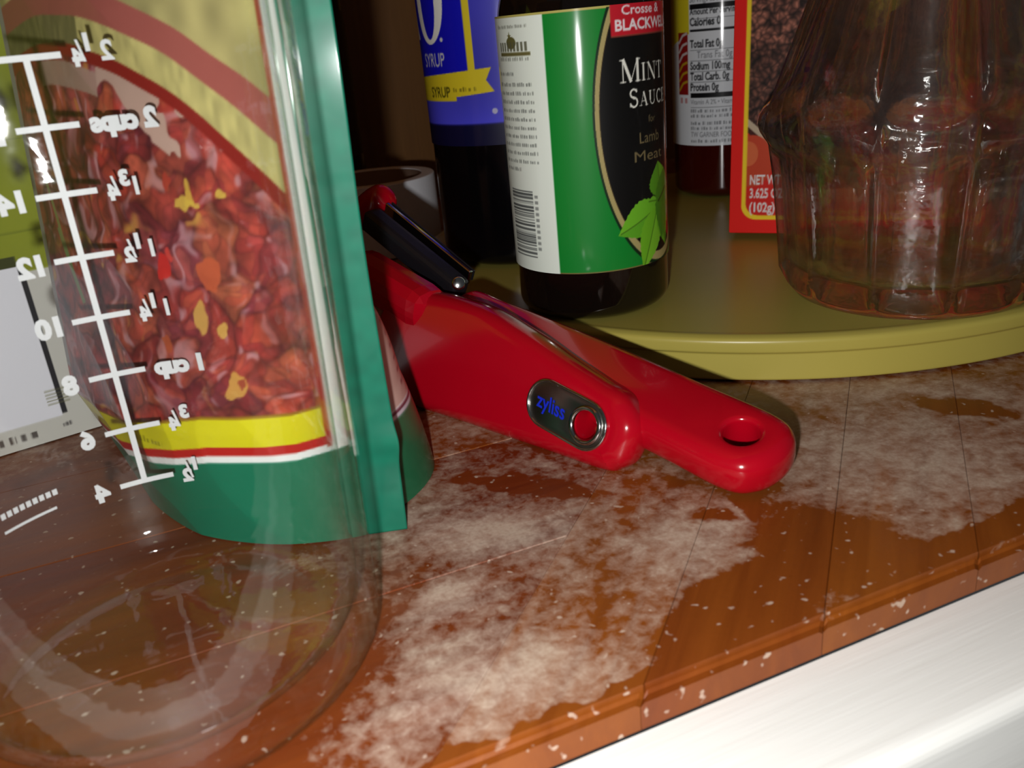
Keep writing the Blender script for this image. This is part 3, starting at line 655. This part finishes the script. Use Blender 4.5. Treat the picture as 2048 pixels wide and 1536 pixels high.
cv.build('back_panel', pback, M_film, t)
# side fin (seal) at the front right
def fin(uu, vv):
    A, d, nn = frame(vv); e = np.array([.0092, -.0027]) / np.hypot(.0092, .0027)
    bend = .0006 * np.sin(vv * 70) + .0012 * np.exp(-((vv - .024) / .004) ** 2) * (uu / .0095)
    P = A + e * uu[:, None] + np.stack([bend * .3, -bend], 1); return np.stack([P[:, 0], P[:, 1], np.maximum(vv, .0002)], 1)
cv = Canvas(-.0002, .0096, .0002, PH, .0004, 3, (10, 106, 82)); cv.rect(-.001, .0007, .022, PH, (236, 238, 234)); cv.C *= (.94 + .12 * vnoise(cv.U, cv.V, 400, 81))[..., None]
o = cv.build('seal_strip', fin, M_film, t); m = o.modifiers.new('thick', 'SOLIDIFY'); m.thickness = .0004; m.offset = 0
# closed foot of the pouch
vv = np.full(60, .0003); uu = np.linspace(0, PL, 60); P1 = pfront(uu, vv); P2 = pback(uu, vv)
V = [tuple(p) for p in P1] + [tuple(p) for p in P2[::-1]]
bm = bmesh.new(); bm.faces.new([bm.verts.new(p) for p in V[:-1]]); bmesh.ops.triangulate(bm, faces=bm.faces[:]); from_bm('gusset', bm, plain('green_film', hexc(20, 104, 70), .3), t)

# ------------------------------------------------------------------ can opener
t = thing('can_opener', 'red handled can opener lying on the shelf beside the turntable', 'can opener', (.09, .20, 0)); OP = Vector((.09, .20, 0))
def outline_obj(name, outs, thick, bev, M, mat, parent, res=4, warp=None, hbev=.0018):
    """flat plate from an outline and holes, with rounded edges all round"""
    bm = bmesh.new(); caps = {1: [], -1: []}
    for h, pts in enumerate(outs):
        bv = bev if h == 0 else min(bev, hbev)
        P = [Vector(p) for p in pts]; ar = sum(P[i].x * P[(i + 1) % len(P)].y - P[i].y * P[(i + 1) % len(P)].x for i in range(len(P)))
        if (ar > 0) != (h == 0): P.reverse()            # outline ccw, holes cw: the left normal points into the plate
        N = []
        for i in range(len(P)):
            d = (P[(i + 1) % len(P)] - P[i - 1]).normalized(); N.append(Vector((-d.y, d.x)))
        rings = []
        for sg in (-1, 1):
            ks = range(res + 1) if sg == 1 else range(res, -1, -1)
            for k_ in ks:
                th = k_ / res * PI / 2; ins = bv * (1 - math.cos(th)); z = sg * (thick / 2 - bv + bv * math.sin(th))
                rings.append([bm.verts.new((p.x + q.x * ins, p.y + q.y * ins, z)) for p, q in zip(P, N)])
        for A, B in zip(rings, rings[1:]):
            for i in range(len(P)):
                j = (i + 1) % len(P); bm.faces.new((A[i], A[j], B[j], B[i]))
        caps[-1].append(rings[0]); caps[1].append(rings[-1])
    for sg in (-1, 1):
        ed = []
        for r in caps[sg]:
            for i in range(len(r)): ed.append(bm.edges.get((r[i], r[(i + 1) % len(r)])) or bm.edges.new((r[i], r[(i + 1) % len(r)])))
        bmesh.ops.triangle_fill(bm, use_beauty=True, use_dissolve=False, edges=ed)
    bmesh.ops.remove_doubles(bm, verts=bm.verts, dist=1e-7); bmesh.ops.recalc_face_normals(bm, faces=bm.faces)
    me = bpy.data.meshes.new(name); bm.to_mesh(me); bm.free()
    if warp:
        for q in me.vertices: q.co = warp(q.co.copy())
    me.transform(M); o = link(name, me, mat, parent)
    me.set_sharp_from_angle(angle=math.radians(40)); return o
def smoothloop(pts, n=8):
    out = []; N = len(pts)
    for i in range(N):
        p0, p1, p2, p3 = [Vector(pts[(i + k) % N]) for k in (-1, 0, 1, 2)]
        for k in range(n):
            s_ = k / n; out.append(tuple(.5 * ((2 * p1) + (p2 - p0) * s_ + (2 * p0 - 5 * p1 + 4 * p2 - p3) * s_ ** 2 + (3 * p1 - p0 - 3 * p2 + p3) * s_ ** 3)))
    return out
def circ(cx, cy, r, n=32): return [(cx + r * math.cos(2 * PI * k / n), cy + r * math.sin(2 * PI * k / n)) for k in range(n)]
# near handle, standing on its edge
e1 = Vector((-.42, .908, 0)).normalized(); side = Vector((.908, .42, 0)).normalized(); ln = DG(20); e2 = (side * math.sin(ln) + Vector((0, 0, 1)) * math.cos(ln)); nn_ = e1.cross(e2)
if nn_.dot(side) > 0: nn_ = -nn_                 # towards the viewer side
org = Vector((.0955, .1715, .0003)) - OP
def basis(o, a, b, c): return Matrix(((a.x, b.x, c.x, o.x), (a.y, b.y, c.y, o.y), (a.z, b.z, c.z, o.z), (0, 0, 0, 1)))
M1 = basis(org + nn_ * -.006, e1, e2, nn_)
out1 = smoothloop([(.0105, 0), (.030, .0003), (.060, .0006), (.098, .002), (.106, .012), (.104, .030), (.092, .0375), (.066, .0372), (.045, .0325), (.028, .0272), (.016, .0236), (.0065, .0205), (.0010, .0140), (.0022, .0055), (.0055, .0016)])
HX, HY = .0150, .0112
wp1 = lambda q: Vector((q.x, q.y, q.z * (1 + 4 * max(0, q.x - .02)) + .0012 * math.cos(q.x * 40)))
outline_obj('handle', [out1, circ(HX, HY, .0043)], .0125, .0050, M1, M_red, t, 5, wp1, .0012)
def stad(x0, x1, y0, y1, r, n=10):
    P = []
    for (cx, cy), b0 in zip(((x1, y1), (x0, y0)), (0, PI)):
        dx, dy = x1 - x0, y1 - y0; base_ = math.atan2(dy, dx) - PI / 2 + b0
        P += [(cx + r * math.cos(base_ + PI * k / n), cy + r * math.sin(base_ + PI * k / n)) for k in range(n + 1)]
    return P
Mb = M1 @ Matrix.Translation((0, 0, .00735))
b_ = outline_obj('badge', [stad(HX, .0290, HY, .0140, .0063), circ(HX, HY, .0042)], .0009, .0003, Mb, M_steel, t, 2)
tube('badge_rim', [Mb @ Vector((*p, .0005)) for p in stad(HX, .0290, HY, .0140, .0064, 14)], .00045, M_chrome, t, 8, True)
tube('eyelet', [Mb @ Vector((*p, .0006)) for p in circ(HX, HY, .0046, 40)], .0008, M_chrome, t, 10, True)
# lettering on the badge
T = text_tris('zyliss', .015).copy(); kx = .0100 / T[:, :, 0].max(); V = []; F = []
ang_ = math.atan2(.0032, .014)
for tri in T:
    F.append((len(V), len(V) + 1, len(V) + 2))
    for p in tri:       # the viewer's right is towards the tip: x runs backwards
        x = .0322 - p[0] * kx; yy = .0102 + p[1] * .0058; V.append(Mb @ Vector((x, yy + (x - .0185) * .2, .00062)))
link('lettering', mesh('lettering', V, F), M_ink, b_, False)
# far handle, lying flatter
e1 = Vector((-.0330, .0970, .0150)).normalized(); r_ = Vector((.947, .322, 0)); r_ = (r_ - e1 * r_.dot(e1)).normalized(); up_ = r_.cross(e1)
if up_.z < 0: up_ = -up_
e2 = (r_ * math.cos(DG(14)) + up_ * math.sin(DG(14))).normalized(); nn_ = e2.cross(e1)
if nn_.z < 0: nn_ = -nn_
M2 = basis(Vector((.1245, .1475, .0115)) - OP, e1, e2, nn_)
out2 = smoothloop([(.0000, 0), (.0024, -.0080), (.0095, -.0124), (.030, -.0127), (.070, -.0135), (.105, -.013), (.122, -.008), (.122, .007), (.105, .009), (.070, .0105), (.030, .0108), (.0095, .0108), (.0024, .0074)])
o2 = outline_obj('handle', [out2, circ(.0120, -.0010, .0046)], .0120, .0046, M2, M_red, t, 5, None, .0014)
zmin = min((o2.matrix_basis @ q.co).z for q in o2.data.vertices); o2.location.z -= zmin - .0002; 
# head: dark arm with bright strip, red body, crank knob
def bar(name, a, b, wd, ht, mat, bev=.001, upv=(0, 0, 1)):
    a = Vector(a) - OP; b = Vector(b) - OP; d = (b - a); L = d.length; d.normalize(); s_ = d.cross(Vector(upv)).normalized(); u_ = s_.cross(d)
    me = box_mesh(name, L, wd, ht, bev, 3); me.transform(basis((a + b) / 2 - u_ * ht / 2, d, s_, u_)); return link(name, me, mat, t, False)
bar('arm', (.0865, .262, .0305), (.0690, .300, .0520), .0075, .0080, M_blackpl, .0022)
bar('cutter_strip', (.0915, .266, .0335), (.0760, .303, .0535), .0016, .0052, M_chrome, .0005)
bar('cutter_strip', (.0935, .268, .0335), (.0785, .305, .0535), .0008, .0040, M_blackpl, .0003)
bar('body', (.0740, .252, .0280), (.0600, .290, .0380), .0140, .0150, M_red, .0065)
kn = Vector((.0735, .312, .0530)) - OP
o = lathe('crank_knob', rounded([(0, -.006), (.0055, -.0055, .002), (.0065, 0, .003), (.0055, .0055, .002), (0, .006)], 5), M_red, t, 28); o.location = kn; o.rotation_euler = (DG(60), 0, DG(30)); o.scale = (1, 1, 1.6)
o = lathe('pivot', rounded([(0, 0), (.0022, 0), (.0022, .0012, .0006), (0, .0016)]), M_chrome, t, 20); o.location = Vector((.0850, .2590, .0345)) - OP; o.rotation_euler = (DG(70), 0, DG(-15))

# ------------------------------------------------------------------ measuring cup
UC = Vector((-.0151, .1560, 0)); KR = (.0430 - .040) / .12
t = thing('measuring_cup', 'clear glass measuring cup with white cup and ounce scale', 'measuring cup', UC)
ro = lambda z: .040 + KR * z
WT = .0034
outer = rounded([(0, .0010), (.030, .0010, .004), (.0345, .0002, .003), (ro(0), .0040, .007), (ro(.04), .04), (ro(.08), .08), (ro(.128), .128), (ro(.136) + .0006, .136, .0016)], 7)
inner = rounded([(ro(.136) - .0028, .1362, .001), (ro(.12) - WT, .12), (ro(.08) - WT, .08), (ro(.04) - WT, .04), (ro(.01) - WT, .0075, .009), (.02, .0056, .01), (0, .0056)], 7)
lathe('glass_body', outer + inner, M_cup, t, 128)
hp = [(-ro(.115) + .002, 0, .118), (-.056, 0, .1185), (-.068, 0, .112), (-.073, 0, .095), (-.072, 0, .07), (-.066, 0, .045), (-.056, 0, .034), (-ro(.03) + .002, 0, .030)]
hp2 = []
for i in range(len(hp) - 1):
    for k in range(4): hp2.append(Vector(hp[i]).lerp(Vector(hp[i + 1]), k / 4))
o = tube('handle', hp2 + [Vector(hp[-1])], .0055, M_cup, t, 14)
AZ = DG(90.0)
def cup_pt(uu, zz, off=.0002):
    r = ro(zz) + off; a = AZ + uu / r; return (r * math.cos(a), r * math.sin(a), zz)
pv, pf = [], []
def prect(u0, u1, z0, z1):
    n_ = max(1, int((u1 - u0) / .002)); m_ = max(1, int((z1 - z0) / .01))
    for i in range(n_):
        for j in range(m_):
            a = [(u0 + (u1 - u0) * (i + p) / n_, z0 + (z1 - z0) * (j + q) / m_) for p, q in ((0, 0), (1, 0), (1, 1), (0, 1))]
            pf.append(tuple(range(len(pv), len(pv) + 4))); pv.extend(cup_pt(*p) for p in a)
def ptext(st, uu, zz, h, align='l', sx=1.0, bold=.03):
    T = text_tris(st, bold); W = T[:, :, 0].max(); k_ = h / .72; sh_ = W * k_ * sx * {'l': 0, 'c': .5, 'r': 1}[align]
    for tri in T:
        pf.append(tuple(range(len(pv), len(pv) + 3)))
        for p in tri: pv.append(cup_pt(uu + p[0] * k_ * sx - sh_, zz + p[1] * k_, .00022))
    return W * k_ * sx
Z0, DZ = .0220, .01287
prect(-.0006, .0006, Z0, Z0 + 7 * DZ)
for k in range(8):
    zc = Z0 + k * DZ; prect(-.0062, .0052, zc - .00058, zc + .00058)
    if k < 7: ptext(str(4 + 2 * k), .0074, zc - .0020, .0040, bold=.06)
def frac(num, den, uu, zz):      # whole fraction, right end at uu
    ptext(den, uu, zz - .0022, .0030, 'r', bold=.06); ptext(num, uu - .0028, zz + .0004, .0030, 'r', bold=.06); ptext('/', uu - .0012, zz - .0014, .0038, 'r', .7)
for k, (wh, nu, de) in enumerate((('', '1', '2'), ('', '3', '4'), ('1 cup', '', ''), ('1', '1', '4'), ('1', '1', '2'), ('1', '3', '4'), ('2 cups', '', ''), ('2', '1', '4'))):
    zc = Z0 + k * DZ
    if nu: frac(nu, de, -.0080, zc); wh and ptext(wh, -.0134, zc - .0016, .0036, 'r')
    else: ptext(wh, -.0080, zc - .0016, .0036, 'r', bold=.07)
prect(.0185, .030, .0224, .0230)
for k in range(9): prect(.0175 + k * .0014, .0185 + k * .0014, .0255, .0268)
link('scale_print', mesh('scale_print', pv, pf), M_wprint, t, False)
